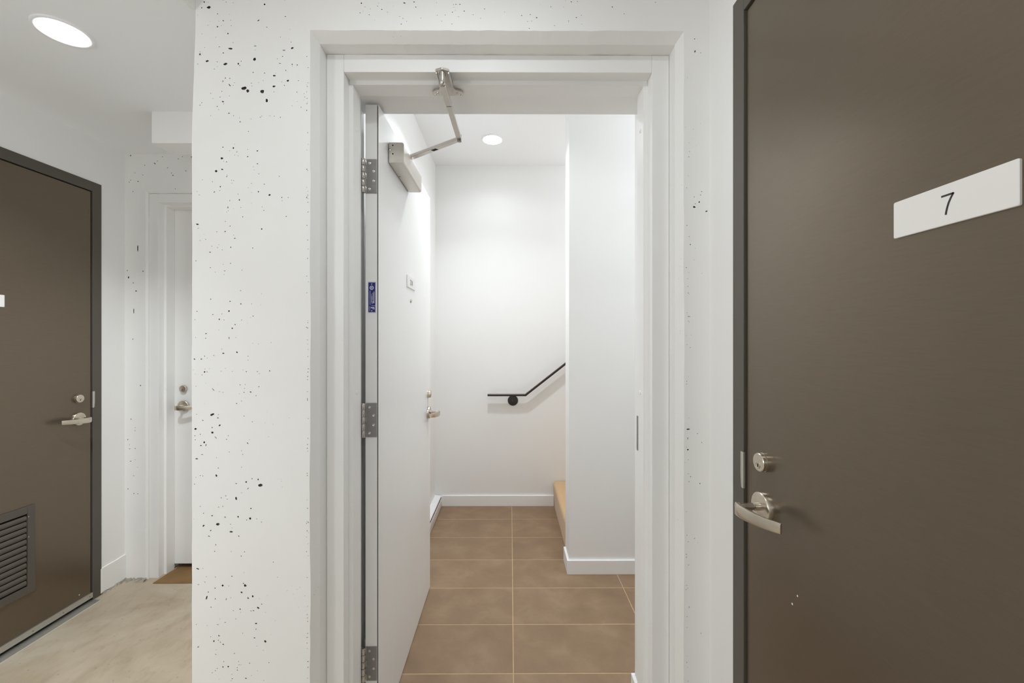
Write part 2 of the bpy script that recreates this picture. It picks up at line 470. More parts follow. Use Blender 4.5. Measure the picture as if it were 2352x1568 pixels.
YC = 1.170      # face of the cast wall
YF = 1.240      # face of the door frame in it
PITS_FRONT=[(-743,2067,6.1,4.5,10), (-692,2058,5.4,4.1,0), (-698,959,5.0,3.8,0), (-841,2292,5.0,3.4,0), (-733,2059,3.8,4.1,0), (-816,850,4.8,3.2,-8),
(-795,2134,5.2,2.9,25), (-781,2177,5.4,2.5,-5), (-832,1156,5.0,2.7,25), (-680,2033,3.2,4.1,-10), (-714,2148,3.4,3.6,0), (-740,679,3.2,3.2,0),
(-846,2142,3.6,2.7,0), (-660,2072,3.8,2.5,0), (-821,1835,2.9,3.2,0), (-765,922,2.3,3.8,15), (-847,646,1.8,4.8,-15), (-609,2179,3.4,2.5,20),
(-805,1871,3.4,2.5,-20), (-878,1116,2.9,2.7,30), (-831,1106,2.9,2.7,0), (-684,523,2.5,3.2,20), (516,1737,2.8,2.8,0), (-779,829,3.9,2.0,-5),
(499,1114,4.7,1.6,10), (-704,617,3.9,1.9,-30), (-621,2088,2.9,2.5,0), (-726,866,2.5,2.9,0), (-820,986,2.3,3.2,20), (-659,2102,3.4,2.0,-10),
(-672,1769,2.9,2.3,0), (-750,660,2.7,2.5,20), (-873,1687,3.2,2.0,0), (-811,1126,2.9,2.0,50), (-803,679,2.5,2.3,0), (-856,846,2.9,2.0,35),
(-872,726,3.9,1.4,-22), (-854,1079,2.0,2.7,0), (550,1725,3.3,1.6,25), (-875,1033,3.8,1.4,0), (-719,649,1.9,2.7,0), (-866,2161,2.0,2.5,0),
(-783,2075,4.3,1.1,-48), (-710,573,3.0,1.6,0), (-773,1900,2.0,2.3,0), (-686,2301,2.5,1.8,0), (-759,2135,1.8,2.5,0), (-737,968,2.5,1.8,0),
(-760,871,1.8,2.5,-15), (-785,1445,2.1,2.0,-45), (-296,2306,3.1,1.4,-10), (-802,2029,3.2,1.4,-15), (-804,1840,2.7,1.6,0), (498,1057,2.2,1.9,0),
(-732,644,1.9,2.1,30), (518,2173,1.5,2.7,-15), (-763,1330,2.3,1.8,-35), (-817,2238,2.5,1.6,0), (-801,1327,2.5,1.6,0), (-827,524,1.9,1.9,0),
(-787,453,1.8,2.1,0), (-788,2219,2.0,1.8,0), (-632,2173,3.6,1.0,0), (-853,1275,1.8,2.0,0), (-802,2314,2.3,1.6,0), (-703,2256,3.2,1.1,35),
(-776,1397,1.6,2.3,0), (530,1751,1.9,1.9,0), (-854,2307,1.8,1.8,0), (-704,975,1.8,1.8,0), (-694,1674,1.9,1.7,0), (-812,1422,1.6,2.0,0),
(-829,1226,4.7,0.7,-50), (-416,2305,1.8,1.7,0), (-788,1734,1.4,2.3,0), (-849,1382,2.7,1.1,0), (-822,1092,3.4,0.9,-45), (-756,1755,1.9,1.6,-40),
(-881,1311,2.1,1.4,-35), (-832,874,2.7,1.1,10), (-706,1892,1.7,1.7,0), (-754,613,1.2,2.3,20), (-809,1792,1.6,1.8,0), (-801,515,2.1,1.3,-30),
(-841,817,2.9,1.0,-18), (-785,1997,2.5,1.1,0), (-863,1070,2.5,1.1,0), (-733,1076,2.5,1.1,-50), (-738,420,1.9,1.4,0), (-861,2291,1.4,2.0,0),
(-801,2255,2.0,1.4,0), (-785,1370,1.0,2.7,0), (-725,1219,2.0,1.4,-15), (-849,1071,1.0,2.7,-20), (-862,1311,2.1,1.2,0), (-813,539,2.3,1.2,-40),
(-724,894,1.7,1.5,0), (74,2266,1.8,1.4,0), (-838,1609,2.3,1.1,0), (-802,452,1.7,1.5,0), (-816,1147,2.5,1.0,-10), (-871,508,2.8,0.9,45),
(-836,833,2.1,1.2,30), (-703,1778,1.5,1.7,0), (-643,2136,2.7,0.9,-10), (-714,533,1.8,1.3,0), (-801,2165,1.6,1.5,0), (-733,1876,1.6,1.5,0),
(-796,1667,1.6,1.5,0), (-796,870,2.1,1.1,0), (-826,1777,2.0,1.1,45), (-782,1472,2.0,1.1,0), (-752,1465,1.7,1.4,0), (501,1430,3.3,0.7,0),
(-758,817,2.3,1.0,-40), (-769,1648,2.5,0.9,0), (-269,2309,2.0,1.1,0), (-712,2185,3.8,0.7,0), (-359,2288,1.5,1.4,0), (-638,1762,1.5,1.5,0),
(-780,1623,1.5,1.5,0), (-816,570,3.0,0.7,-15), (-609,2134,1.6,1.4,0), (-595,2132,1.4,1.6,0), (-754,1973,1.4,1.6,0), (-745,685,2.0,1.1,45),
(-765,964,1.7,1.2,0), (-672,1278,2.0,1.0,-50), (-802,2086,0.9,2.3,-15), (-732,950,2.3,0.9,45), (-706,1856,1.5,1.4,0), (-860,1045,2.9,0.7,0),
(-843,661,1.2,1.6,-20), (-795,2095,1.2,1.6,0), (-802,1902,1.6,1.2,0), (-768,1407,1.6,1.2,-40), (286,2297,1.7,1.1,0), (-129,2284,1.5,1.3,0),
(505,1632,1.6,1.2,0), (-717,609,1.9,1.0,0), (-793,641,0.8,2.3,-10), (-817,2274,1.4,1.4,0), (-628,2267,2.0,0.9,0), (-718,1431,1.4,1.4,0),
(-858,1140,2.0,0.9,-15), (-832,1120,1.8,1.0,0), (-783,2094,1.5,1.2,0), (-626,1709,1.5,1.2,0), (-777,705,1.3,1.4,0), (-824,672,1.4,1.3,0),
(-630,2314,1.6,1.1,0), (-718,2111,1.1,1.6,0), (-825,775,1.5,1.2,0), (-141,2303,1.4,1.3,0), (-762,443,1.2,1.4,0), (498,1089,1.4,1.2,0),
(532,962,1.2,1.4,0), (-736,862,1.6,1.1,0), (32,2272,1.5,1.1,0), (185,2267,1.4,1.2,0), (-835,619,1.6,1.1,0), (-710,557,1.1,1.6,-45),
(-776,419,1.6,1.1,-35), (-686,2109,1.4,1.2,0), (-721,977,1.2,1.4,0), (171,2311,1.5,1.1,0), (-702,1234,1.5,1.1,0), (-764,1187,1.5,1.1,0),
(-719,1621,1.6,1.0,-20), (-874,1444,1.6,1.0,0), (-807,924,0.9,1.8,30), (-870,682,1.8,0.9,40), (-264,2295,1.4,1.1,-30), (-305,2247,1.4,1.1,0),
(-809,521,1.6,1.0,-50), (-642,1986,1.2,1.2,0), (-814,898,1.4,1.1,0), (-728,462,1.3,1.2,0), (-636,2156,1.4,1.1,0), (-818,2016,1.4,1.1,0),
(-792,1861,1.7,0.9,0), (-687,1799,1.4,1.1,0), (-797,1557,1.4,1.1,0), (-830,1435,1.7,0.9,0), (-737,1276,1.4,1.1,0), (-815,1007,1.4,1.1,0),
(519,1746,1.6,0.9,0), (534,1771,1.6,0.9,0), (-796,576,2.1,0.7,0), (-751,761,1.5,1.0,0), (-694,627,1.7,0.9,-15), (-836,1478,1.5,1.0,-45),
(-853,1319,1.5,1.0,-40), (-743,1218,1.5,1.0,0), (517,2208,1.5,1.0,0), (506,981,1.2,1.2,0), (-794,929,1.8,0.8,0), (-822,793,0.8,1.8,0),
(-742,773,1.3,1.1,0), (-770,490,1.2,1.2,0), (-680,2237,1.6,0.9,0), (-698,1986,1.6,0.9,0), (-763,1889,1.6,0.9,0), (-753,1502,1.6,0.9,0),
(-754,1239,1.6,0.9,0), (-823,642,0.8,1.8,-10), (-822,487,1.8,0.8,-40), (-815,527,1.3,1.1,0), (-420,2278,1.3,1.1,0), (-394,2273,1.3,1.1,0),
(-152,2303,1.3,1.1,0), (-72,2290,1.3,1.1,0), (56,2275,1.3,1.1,0), (-812,2182,1.2,1.1,0), (-710,1209,1.2,1.1,0), (-792,1087,1.2,1.1,0),
(-627,2117,1.4,1.0,0), (-631,2075,1.4,1.0,0), (-596,2056,1.4,1.0,0), (-791,1820,1.4,1.0,0), (-747,1708,1.4,1.0,-30), (-782,1682,1.4,1.0,0),
(-819,1666,1.4,1.0,0), (-877,1585,1.4,1.0,0), (-856,881,1.3,1.1,0), (-810,2042,1.5,0.9,0), (-827,1321,1.5,0.9,0), (-695,856,1.0,1.3,0),
(537,1780,1.4,0.9,0), (-674,464,1.0,1.3,-10), (-731,1946,1.1,1.1,0), (-866,2019,1.2,1.0,0), (-645,1821,1.2,1.0,0), (-688,1726,1.2,1.0,0),
(-781,1578,1.2,1.0,0), (-837,1566,1.2,1.0,0), (-799,1420,1.2,1.0,0), (-850,1369,1.2,1.0,0), (-732,1319,1.2,1.0,0), (-706,1276,1.2,1.0,0),
(-865,1101,1.2,1.0,0), (-724,608,0.9,1.4,40), (-371,2297,1.1,1.1,0), (53,2236,1.1,1.1,0), (-802,900,1.2,1.1,0), (-662,744,1.2,1.1,0),
(-879,1086,1.6,0.8,-20), (-162,2281,1.3,1.0,0), (-755,2130,1.4,0.9,0), (-826,2120,1.4,0.9,0), (-592,2088,1.4,0.9,0), (-880,1097,1.4,0.9,0),
(-790,920,1.3,0.9,0), (-762,450,1.3,0.9,0), (525,1102,1.2,1.0,0), (537,1077,1.2,1.0,0), (501,967,1.2,1.0,0), (502,616,1.2,1.0,0), (535,542,1.2,1.0,0),
(-818,2140,1.1,1.0,0), (-751,2142,1.1,1.0,0), (-872,2134,1.1,1.0,0), (-861,2026,1.1,1.0,0), (-659,1989,1.1,1.0,0), (-568,2024,1.1,1.0,0),
(-881,962,1.1,1.0,0), (-865,900,1.2,1.0,0), (-783,1753,1.2,0.9,0), (-720,1136,1.2,0.9,0), (-757,458,1.2,0.9,0), (-300,2263,1.1,1.0,0),
(-163,2248,1.1,1.0,0), (516,1765,1.2,0.9,0), (502,1654,1.2,0.9,0), (494,1567,1.2,0.9,0), (505,1343,1.2,0.9,0), (-781,850,1.3,0.8,0),
(-805,2058,1.4,0.8,0), (-871,1676,1.6,0.7,0), (-747,1045,1.4,0.8,0), (-865,986,1.4,0.8,0), (-766,586,1.3,0.8,0), (-852,689,1.1,1.0,0),
(517,808,1.4,0.7,0), (-774,2194,1.0,1.0,0), (-723,2081,1.0,1.0,0), (-574,2043,1.0,1.0,0), (-795,1695,1.0,1.0,0), (-860,1267,1.0,1.0,0),
(-740,1240,1.0,1.0,0), (-774,2305,1.1,0.9,0), (-779,2241,1.1,0.9,0), (-836,2052,1.1,0.9,0), (-772,1990,1.1,0.9,0), (-831,1806,1.1,0.9,0),
(-778,1810,1.1,0.9,0), (-787,1097,1.1,0.9,0), (-784,1052,0.9,1.1,0), (-858,985,1.1,0.9,0), (-773,609,0.7,1.4,-30), (114,2297,1.0,1.0,0),
(319,2278,1.0,1.0,0), (-742,1229,1.2,0.8,0), (-743,1152,1.2,0.8,0), (188,2312,1.1,0.9,0), (124,2244,1.1,0.9,0), (407,2310,1.1,0.9,0),
(534,2169,1.1,0.9,0), (-848,704,0.9,1.1,0), (-800,467,1.0,1.0,0), (-159,2302,1.1,0.8,0), (-104,2274,1.1,0.8,0), (-823,703,1.2,0.8,0),
(-836,536,1.2,0.8,0), (-818,448,1.2,0.8,0), (-777,431,1.2,0.8,0), (-844,2242,1.0,0.9,0), (-651,2149,1.0,0.9,0), (-800,2023,1.0,0.9,0),
(-702,1828,1.4,0.7,30), (-723,1801,1.0,0.9,0), (-811,1781,1.0,0.9,0), (-620,1762,1.4,0.7,0), (-804,1616,1.0,0.9,0), (-749,1559,1.0,0.9,0),
(-750,1420,1.4,0.7,0), (-732,1308,1.0,0.9,0), (-846,1275,1.4,0.7,0), (-750,1194,1.4,0.7,0), (-875,1157,1.0,0.9,0), (-750,1055,1.0,0.9,0),
(-750,1009,1.0,0.9,0), (-584,2014,1.6,0.7,0), (-805,1437,1.1,0.8,0), (-805,1339,1.1,0.8,0), (-877,1235,1.1,0.8,0), (-812,1220,1.1,0.8,0),
(-815,1156,1.1,0.8,0), (-786,678,1.0,0.9,0), (-876,571,1.0,0.9,0), (-747,546,1.1,0.8,0), (-758,467,1.1,0.8,0), (-823,442,1.1,0.8,0),
(-832,436,1.1,0.8,0), (-708,865,1.2,0.7,0), (-343,2280,1.0,0.8,0), (-309,2268,1.0,0.8,0), (-145,2268,1.0,0.8,0), (-204,2272,1.0,0.8,0),
(-182,2273,1.0,0.8,0), (-83,2264,1.0,0.8,0), (49,2256,1.0,0.8,0), (60,2257,1.0,0.8,0), (-250,2264,1.0,0.8,0), (-793,2307,0.9,0.9,0),
(-642,2210,0.9,0.9,0), (-612,2196,0.9,0.9,0), (-866,2168,0.9,0.9,0), (-721,2073,0.9,0.9,0), (-859,1811,0.9,0.9,0), (-637,1753,0.9,0.9,0),
(-880,1421,0.9,0.9,0), (-852,1283,0.9,0.9,0), (-853,2180,1.0,0.8,0), (-770,2082,1.0,0.8,0), (-773,2075,0.8,1.0,0), (-690,2088,1.0,0.8,0),
(-576,2052,1.0,0.8,0), (-784,2045,1.0,0.8,0), (-724,1981,1.0,0.8,0), (-783,1892,1.0,0.8,0), (-760,1771,1.0,0.8,0), (-752,1734,1.0,0.8,0),
(-866,1642,1.0,0.8,0), (-850,1645,0.8,1.0,0), (-833,1626,1.0,0.8,0), (-817,1622,1.0,0.8,0), (-722,1465,1.0,0.8,0), (-701,1270,1.0,0.8,0),
(-802,1218,1.0,0.8,0), (-820,1036,1.0,0.8,0), (-750,938,1.0,0.8,0), (-780,2256,1.1,0.7,0), (199,2273,0.9,0.9,0), (-779,774,0.8,0.9,0),
(-858,727,0.8,0.9,0), (-609,2129,0.9,0.8,0), (-814,2007,0.9,0.8,0), (-671,1990,0.9,0.8,0), (-800,1862,0.9,0.8,0), (-790,1824,0.9,0.8,0),
(-772,1809,0.9,0.8,0), (-868,1769,0.8,0.9,0), (-693,1736,0.9,0.8,0), (-823,1554,0.9,0.8,0), (-799,1547,0.9,0.8,0), (-878,1371,0.9,0.8,0),
(-668,1357,0.9,0.8,0), (-807,1277,0.9,0.8,0), (-795,1285,0.9,0.8,0), (-728,1086,0.9,0.8,0), (-779,414,0.9,0.8,0), (-406,2295,0.8,0.8,0),
(-368,2305,0.8,0.8,0), (-290,2255,0.8,0.8,0), (-158,2294,0.8,0.8,0), (-153,2286,0.8,0.8,0), (-192,2256,0.8,0.8,0), (-16,2282,0.8,0.8,0),
(-206,2307,0.8,0.8,0), (-708,510,1.0,0.7,0), (-689,498,1.0,0.7,0), (-703,2083,1.0,0.7,0), (-660,2057,1.0,0.7,0), (-769,1880,1.0,0.7,0),
(-732,1789,1.0,0.7,0), (-772,1657,1.0,0.7,0), (-766,1371,1.0,0.7,0), (-776,1276,1.0,0.7,0), (-877,981,1.0,0.7,0), (163,2258,0.9,0.7,0),
(163,2255,0.9,0.7,0), (201,2249,0.9,0.7,0), (-650,702,0.8,0.8,0), (-752,458,0.8,0.8,0), (-706,441,0.9,0.7,0), (-688,414,0.9,0.7,0),
(-830,2038,0.8,0.8,0), (-836,1990,0.8,0.8,0), (-874,1778,0.8,0.8,0), (-787,1725,0.8,0.8,0), (-813,1630,0.8,0.8,0), (-801,1575,0.8,0.8,0),
(-860,2218,0.7,0.9,0), (-822,2209,0.9,0.7,0), (-655,2109,0.9,0.7,0), (-638,2085,0.9,0.7,0), (-756,1984,0.9,0.7,0), (-694,1989,0.9,0.7,0),
(-733,1896,0.9,0.7,0), (-777,1802,0.9,0.7,0), (-722,1776,0.9,0.7,0), (-791,1721,0.9,0.7,0), (-813,1392,0.9,0.7,0), (-846,1314,0.9,0.7,0),
(-719,1355,0.9,0.7,0), (-703,1353,0.9,0.7,0), (-756,1214,0.9,0.7,0), (-675,1094,0.9,0.7,0), (-777,840,0.8,0.7,0), (-821,500,0.8,0.7,0),
(-780,645,0.9,0.7,0), (-846,568,0.9,0.7,0), (-807,2241,0.8,0.7,0), (-609,2018,0.8,0.7,0), (-717,1848,0.8,0.7,0), (-715,1839,0.8,0.7,0),
(-746,1281,0.8,0.7,0), (-744,715,0.8,0.7,0), (-753,604,0.8,0.7,0), (-723,428,0.8,0.7,0), (-567,2028,0.7,0.7,0), (-595,2030,0.7,0.7,0),
(-576,2034,0.7,0.7,0), (-769,1911,0.7,0.7,0), (-760,1878,0.8,0.7,0), (-684,604,0.7,0.7,0), (-811,586,0.7,0.7,0)]
PITS_FAR=[(-2127,1893,2.4,19.9,0), (-2150,1535,2.4,12.7,0), (-2180,1726,3.2,5.6,0), (-2030,2376,5.6,2.4,-45), (-2137,1648,4.8,2.8,0),
(-2168,2421,3.2,3.2,0), (-1821,2414,2.4,4.0,0), (-2126,2274,3.2,2.8,0), (-1927,2309,3.2,2.4,0), (-2098,1761,3.2,2.4,0), (-2112,1109,3.2,2.4,0),
(-2166,917,1.7,3.9,-10), (-2168,677,3.9,1.7,0), (-2153,1694,2.8,2.4,0), (-1854,2334,3.2,2.0,-30), (-2184,800,2.4,2.4,-20), (-2183,519,2.9,2.0,0),
(-2187,1765,2.4,2.4,0), (-2155,1373,2.4,2.4,0), (-2142,749,2.2,2.4,0), (-2173,747,2.9,1.7,0), (-2149,492,2.0,2.4,0), (-1958,2352,2.4,2.0,0),
(-1873,2415,2.0,2.4,0), (-2168,2281,2.0,2.4,0), (-2176,2270,2.4,2.0,0), (-2155,2216,2.4,2.0,0), (-2127,491,2.9,1.5,0), (-2015,2391,2.0,2.0,0),
(-1897,2403,2.0,2.0,0), (-1988,2415,2.0,2.0,0), (-2143,2323,2.0,2.0,0), (-2099,2311,2.0,2.0,0), (-1914,2232,2.0,2.0,0), (-2088,2366,2.0,2.0,0),
(-1936,2322,2.0,2.0,0), (-2151,594,2.0,2.0,0), (-2143,851,1.5,2.4,0), (-2143,685,1.7,1.7,0), (-2141,869,2.0,1.5,0), (-2175,771,1.5,1.5,0),
(-2129,642,1.5,1.2,0)]

rp = random.Random(21)
PITS_FRONT += [(-566 + rp.uniform(-3, 2), rp.uniform(20, 2160), rp.uniform(0.7, 1.5), rp.uniform(0.6, 1.2), rp.uniform(0, 90)) for _ in range(90)]
PITS_FRONT += [(494 + rp.uniform(-1, 9), rp.uniform(20, 2150), rp.uniform(0.6, 1.3), rp.uniform(0.5, 1.0), rp.uniform(0, 90)) for _ in range(50)]
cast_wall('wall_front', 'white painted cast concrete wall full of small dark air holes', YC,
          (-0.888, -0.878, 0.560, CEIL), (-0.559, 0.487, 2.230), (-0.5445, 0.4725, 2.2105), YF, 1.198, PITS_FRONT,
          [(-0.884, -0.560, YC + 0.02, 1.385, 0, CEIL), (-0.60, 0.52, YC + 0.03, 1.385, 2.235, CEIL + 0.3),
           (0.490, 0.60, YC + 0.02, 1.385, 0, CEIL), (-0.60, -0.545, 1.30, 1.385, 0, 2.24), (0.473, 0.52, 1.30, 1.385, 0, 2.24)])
# plastered reveal behind the frame and the entry side of that wall
wall_box('wall_entry_front', 'smooth white plaster reveal and header behind the open door frame',
         [(-0.62, 0.4779, 1.3865, 1.4755, 2.162, CEIL_IN), (-0.66, -0.515, 1.3865, 1.4752, 0, 2.1619),
          (0.478, 2.10, 1.3865, 1.6005, 0, CEIL_IN)])
wall_box('wall_divider', 'white wall between the corridor and the tiled entry', [(-0.883, -0.62, 1.30, 3.60, 0, CEIL_IN)])
wall_box('wall_entry_back', 'smooth white wall behind the handrail at the end of the entry', [(-0.70, 2.10, 3.463, 3.56, 0, CEIL_IN)])
wall_box('wall_pillar', 'white wall end standing in the entry beside the carpeted stairs', [(0.345, 2.10, 2.45, 2.608, 0, CEIL_IN)])
wall_box('wall_entry_end', 'white end wall of the stair and entry', [(2.02, 2.12, 1.52, 3.56, 0, CEIL_IN)])

YW = 2.396      # corridor end wall
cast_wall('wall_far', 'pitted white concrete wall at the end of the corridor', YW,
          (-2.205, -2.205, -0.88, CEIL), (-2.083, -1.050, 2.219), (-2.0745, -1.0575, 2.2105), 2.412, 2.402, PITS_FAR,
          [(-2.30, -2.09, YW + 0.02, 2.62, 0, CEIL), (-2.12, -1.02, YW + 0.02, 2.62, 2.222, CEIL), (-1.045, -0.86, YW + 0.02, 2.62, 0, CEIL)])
XL = -2.201     # corridor side wall with the louvred door
XR = 0.558      # wall with the numbered door
wall_box('wall_left', 'smooth white corridor wall around the dark louvred door',
         [(XL - 0.14, XL, 2.245, 2.42, 0, CEIL), (XL - 0.14, XL, -2.55, 1.247, 0, CEIL), (XL - 0.14, XL, 1.247, 2.245, 2.19, CEIL)])
wall_box('wall_right', 'smooth white wall strip beside the dark numbered door',
         [(XR, XR + 0.14, 1.025, YC + 0.02, 0, CEIL), (XR, XR + 0.14, -2.55, 0.030, 0, CEIL), (XR, XR + 0.14, 0.030, 1.025, 2.18, CEIL)])
wall_box('wall_back', 'white hall wall behind the viewer', [(XL - 0.14, XR + 0.14, -2.65, -2.50, 0, CEIL)])

wall_box('ceiling', 'flat white ceiling over hall and corridor',
         [(XL - 0.14, XR + 0.14, -2.65, YC + 0.05, CEIL, CEIL + 0.06), (XL - 0.14, -0.86, YC + 0.05, 2.62, CEIL, CEIL + 0.06)], 'ceiling', 'ceiling')
wall_box('ceiling_entry', 'flat white ceiling of the entry behind the open door',
         [(-0.70, 2.12, 1.38, 3.56, CEIL_IN, CEIL_IN + 0.06)], 'ceiling', 'ceiling')
bm = bmn()
box(bm, -1.672, -0.88, 1.955, 2.075, 2.2845, CEIL + 0.002)
tag(obj('ceiling_bulkhead', bm, 'drywall', bevel=0.002), 'small white box bulkhead hanging from the corridor ceiling', 'bulkhead', kind='structure')
bm = bmn()
box(bm, -0.890, -0.878, -2.50, YC + 0.001, 2.2845, CEIL + 0.002)
tag(obj('trim_1', bm, 'concrete', bevel=0.002), 'narrow white drop edge along the corridor ceiling', 'trim', kind='structure')

# floors
wall_box('floor', 'worn beige concrete floor of the corridor and hall',
         [(XL - 0.14, XR + 0.14, -2.65, 1.30, -0.08, 0.0), (XL - 0.14, -0.70, 1.30, 2.62, -0.08, 0.0)], 'floor', 'floor')
fl = wall_box('floor_entry', 'brown tiled entry floor with tan grout joints', [(-0.70, 2.12, 1.301, 3.56, -0.08, -0.0006)], 'grout', 'floor')
gx = [-0.5985 + 0.6115 * k for k in range(-1, 5)] + [2.10]
gy = [1.118, 1.4155, 1.713, 2.0105, 2.308, 2.6055, 2.903, 3.2005, 3.498]
for i in range(len(gx) - 1):
    for j in range(len(gy) - 1):
        x0, x1 = max(gx[i], -0.64), min(gx[i + 1], 2.05)
        y0, y1 = max(gy[j], 1.303), min(gy[j + 1], 3.47)
        if x1 - x0 < 0.012 or y1 - y0 < 0.012: continue
        g = 0.0021
        bm = bmn()
        w, d = (x1 - x0) / 2 - g, (y1 - y0) / 2 - g
        c = 0.0006
        rings = []
        for (e, z) in ((0, -0.009), (0, -0.0006), (c, 0.0)):
            rings.append([(-w + e, -d + e, z), (w - e, -d + e, z), (w - e, d - e, z), (-w + e, d - e, z)])
        sweep(bm, rings)
        t = obj('tile', bm, 'tile', fl)
        t.location = ((x0 + x1) / 2, (y0 + y1) / 2, 0)

# baseboards
def board(name, label, dims):
    bm = bmn()
    for d in dims: box(bm, *d)
    return tag(obj(name, bm, 'trim', bevel=0.002), label, 'baseboard', kind='structure')
board('baseboard_back', 'white baseboard under the handrail wall', [(-0.57, 0.36, 3.450, 3.465, 0, 0.088)])
board('baseboard_pillar', 'white baseboard wrapping the wall end by the stairs', [(0.332, 2.02, 2.437, 2.4505, 0, 0.082), (0.332, 0.3455, 2.4506, 2.606, 0, 0.082)])
board('baseboard_jamb', 'short white baseboard end beside the open door frame', [(0.466, 0.4785, 1.50, 1.600, 0, 0.082), (0.466, 2.02, 1.6006, 1.612, 0, 0.082)])

# low kerb and broken mortar where corridor wall and floor meet
bm = bmn()
r = random.Random(5)
top = [(2.250 + 0.146 * k / 10, 0.139 + 0.006 * k / 10 + 0.003 * (r.random() - 0.5)) for k in range(11)]
low = [(2.250 + 0.146 * k / 10, 0.006 + 0.006 * r.random()) for k in range(10, -1, -1)]
prism(bm, top + low, 'x', XL - 0.01, XL + 0.006)
tag(obj('trim_2', bm, 'drywall', bevel=0.002), 'low white painted kerb at the foot of the corridor wall', 'trim', kind='structure')
bm = bmn()
def ragged(p0, p1, out, n, wide, high, seed):
    """broken mortar ribbon from p0 to p1 along the wall foot, reaching out into the room along out."""
    rr = random.Random(seed)
    p0, p1, out = Vector(p0), Vector(p1), Vector(out)
    prev = None
    for k in range(n + 1):
        p = p0 + (p1 - p0) * ((k + (0.6 * rr.random() - 0.3 if 0 < k < n else 0)) / n)
        w, h = wide * (0.25 + rr.random() ** 1.5), high * (0.3 + rr.random())
        ring = [bm.verts.new(p + Vector((0, 0, -0.001))), bm.verts.new(p + out * w + Vector((0, 0, -0.001))), bm.verts.new(p + out * w * 0.55 + Vector((0, 0, h * 0.7))), bm.verts.new(p + Vector((0, 0, h)))]
        if prev:
            for q in range(3):
                bm.faces.new((prev[q], prev[q + 1], ring[q + 1], ring[q]))
        prev = ring
ragged((XL + 0.004, 2.258, 0), (XL + 0.004, YW, 0), (1, 0, 0), 22, 0.014, 0.010, 1)
ragged((XL + 0.004, YW - 0.001, 0), (-2.072, YW - 0.001, 0), (0, -1, 0), 20, 0.030, 0.011, 2)
tag(obj('trim_3', bm, 'mortar'), 'crumbled grey mortar edge where corridor wall meets floor', 'mortar', kind='structure')

# ------------------------------------------------------------------ white steel door frames
def steel_frame(dx, dy, name, label):
    """pressed steel frame, the stop facing both ways; opening 0.914 wide, modelled at the open door and shifted."""
    root = empty(name, (dx, dy, 0))
    L, R_, hz = -0.493, 0.421, 2.158
    y = [YF, YF + 0.040, YF + 0.100, YF + 0.146]
    y = [v + dy for v in y]
    for edge, s in ((L + dx, -1), (R_ + dx, 1)):
        bm = bmn()
        prism(bm, [(edge + s * 0.051, y[0]), (edge, y[0]), (edge, y[3]), (edge + s * 0.051, y[3])], 'z', 0.0, hz + 0.052)
        j = obj('jamb', bm, 'frame', root, bevel=0.0016)
        bm = bmn()
        prism(bm, [(edge + s * 0.002, y[1]), (edge - s * 0.013, y[1]), (edge - s * 0.013, y[2]), (edge + s * 0.002, y[2])], 'z', 0.0, hz - 0.0128)
        obj('door_stop', bm, 'frame', j, bevel=0.0016)
    bm = bmn()
    hs = [(y[0], hz + 0.052), (y[0], hz), (y[1], hz), (y[1], hz - 0.013), (y[2], hz - 0.013), (y[2], hz), (y[3], hz), (y[3], hz + 0.052)]
    prism(bm, hs, 'x', L + dx + 0.0001, R_ + dx - 0.0001)
    obj('head', bm, 'frame', root, bevel=0.0016)
    ym = (y[1] + y[2]) / 2
    for z in ((2.02, 1.20) if dx == 0 else (1.95,)):
        for x, s in ((L + dx + 0.013, 1), (R_ + dx - 0.013, -1)):
            bm = bmn()
            lathe(bm, (x - s * 0.001, ym, z), (s, 0, 0), [(0, 0.0065), (0.0022, 0.0065), (0.003, 0.005), (0.0032, 0.003), (0.0022, 0.0022), (0.0022, 0)], 18)
            obj('anchor_cap', bm, 'frame', root, smooth=True)
    return tag(root, label, 'door frame', kind='structure')

fr = steel_frame(0, 0, 'door_frame', 'white steel door frame set in the pitted concrete wall, standing open')
bm = bmn()
box(bm, 0.4065, 0.4095, 1.331, 1.344, 1.012, 1.122)
obj('strike_plate', bm, 'steel', fr, bevel=0.001)
steel_frame(-1.53, 2.412 - YF, 'door_frame', 'white steel door frame at the end of the corridor')

# ------------------------------------------------------------------ lockset, shared by every door
def basis(o, n, u):
    o, n, u = Vector(o), Vector(n), Vector(u)
    def f(a, b, c):
        return o + n * a + u * b + Vector((0, 0, c))
    return f

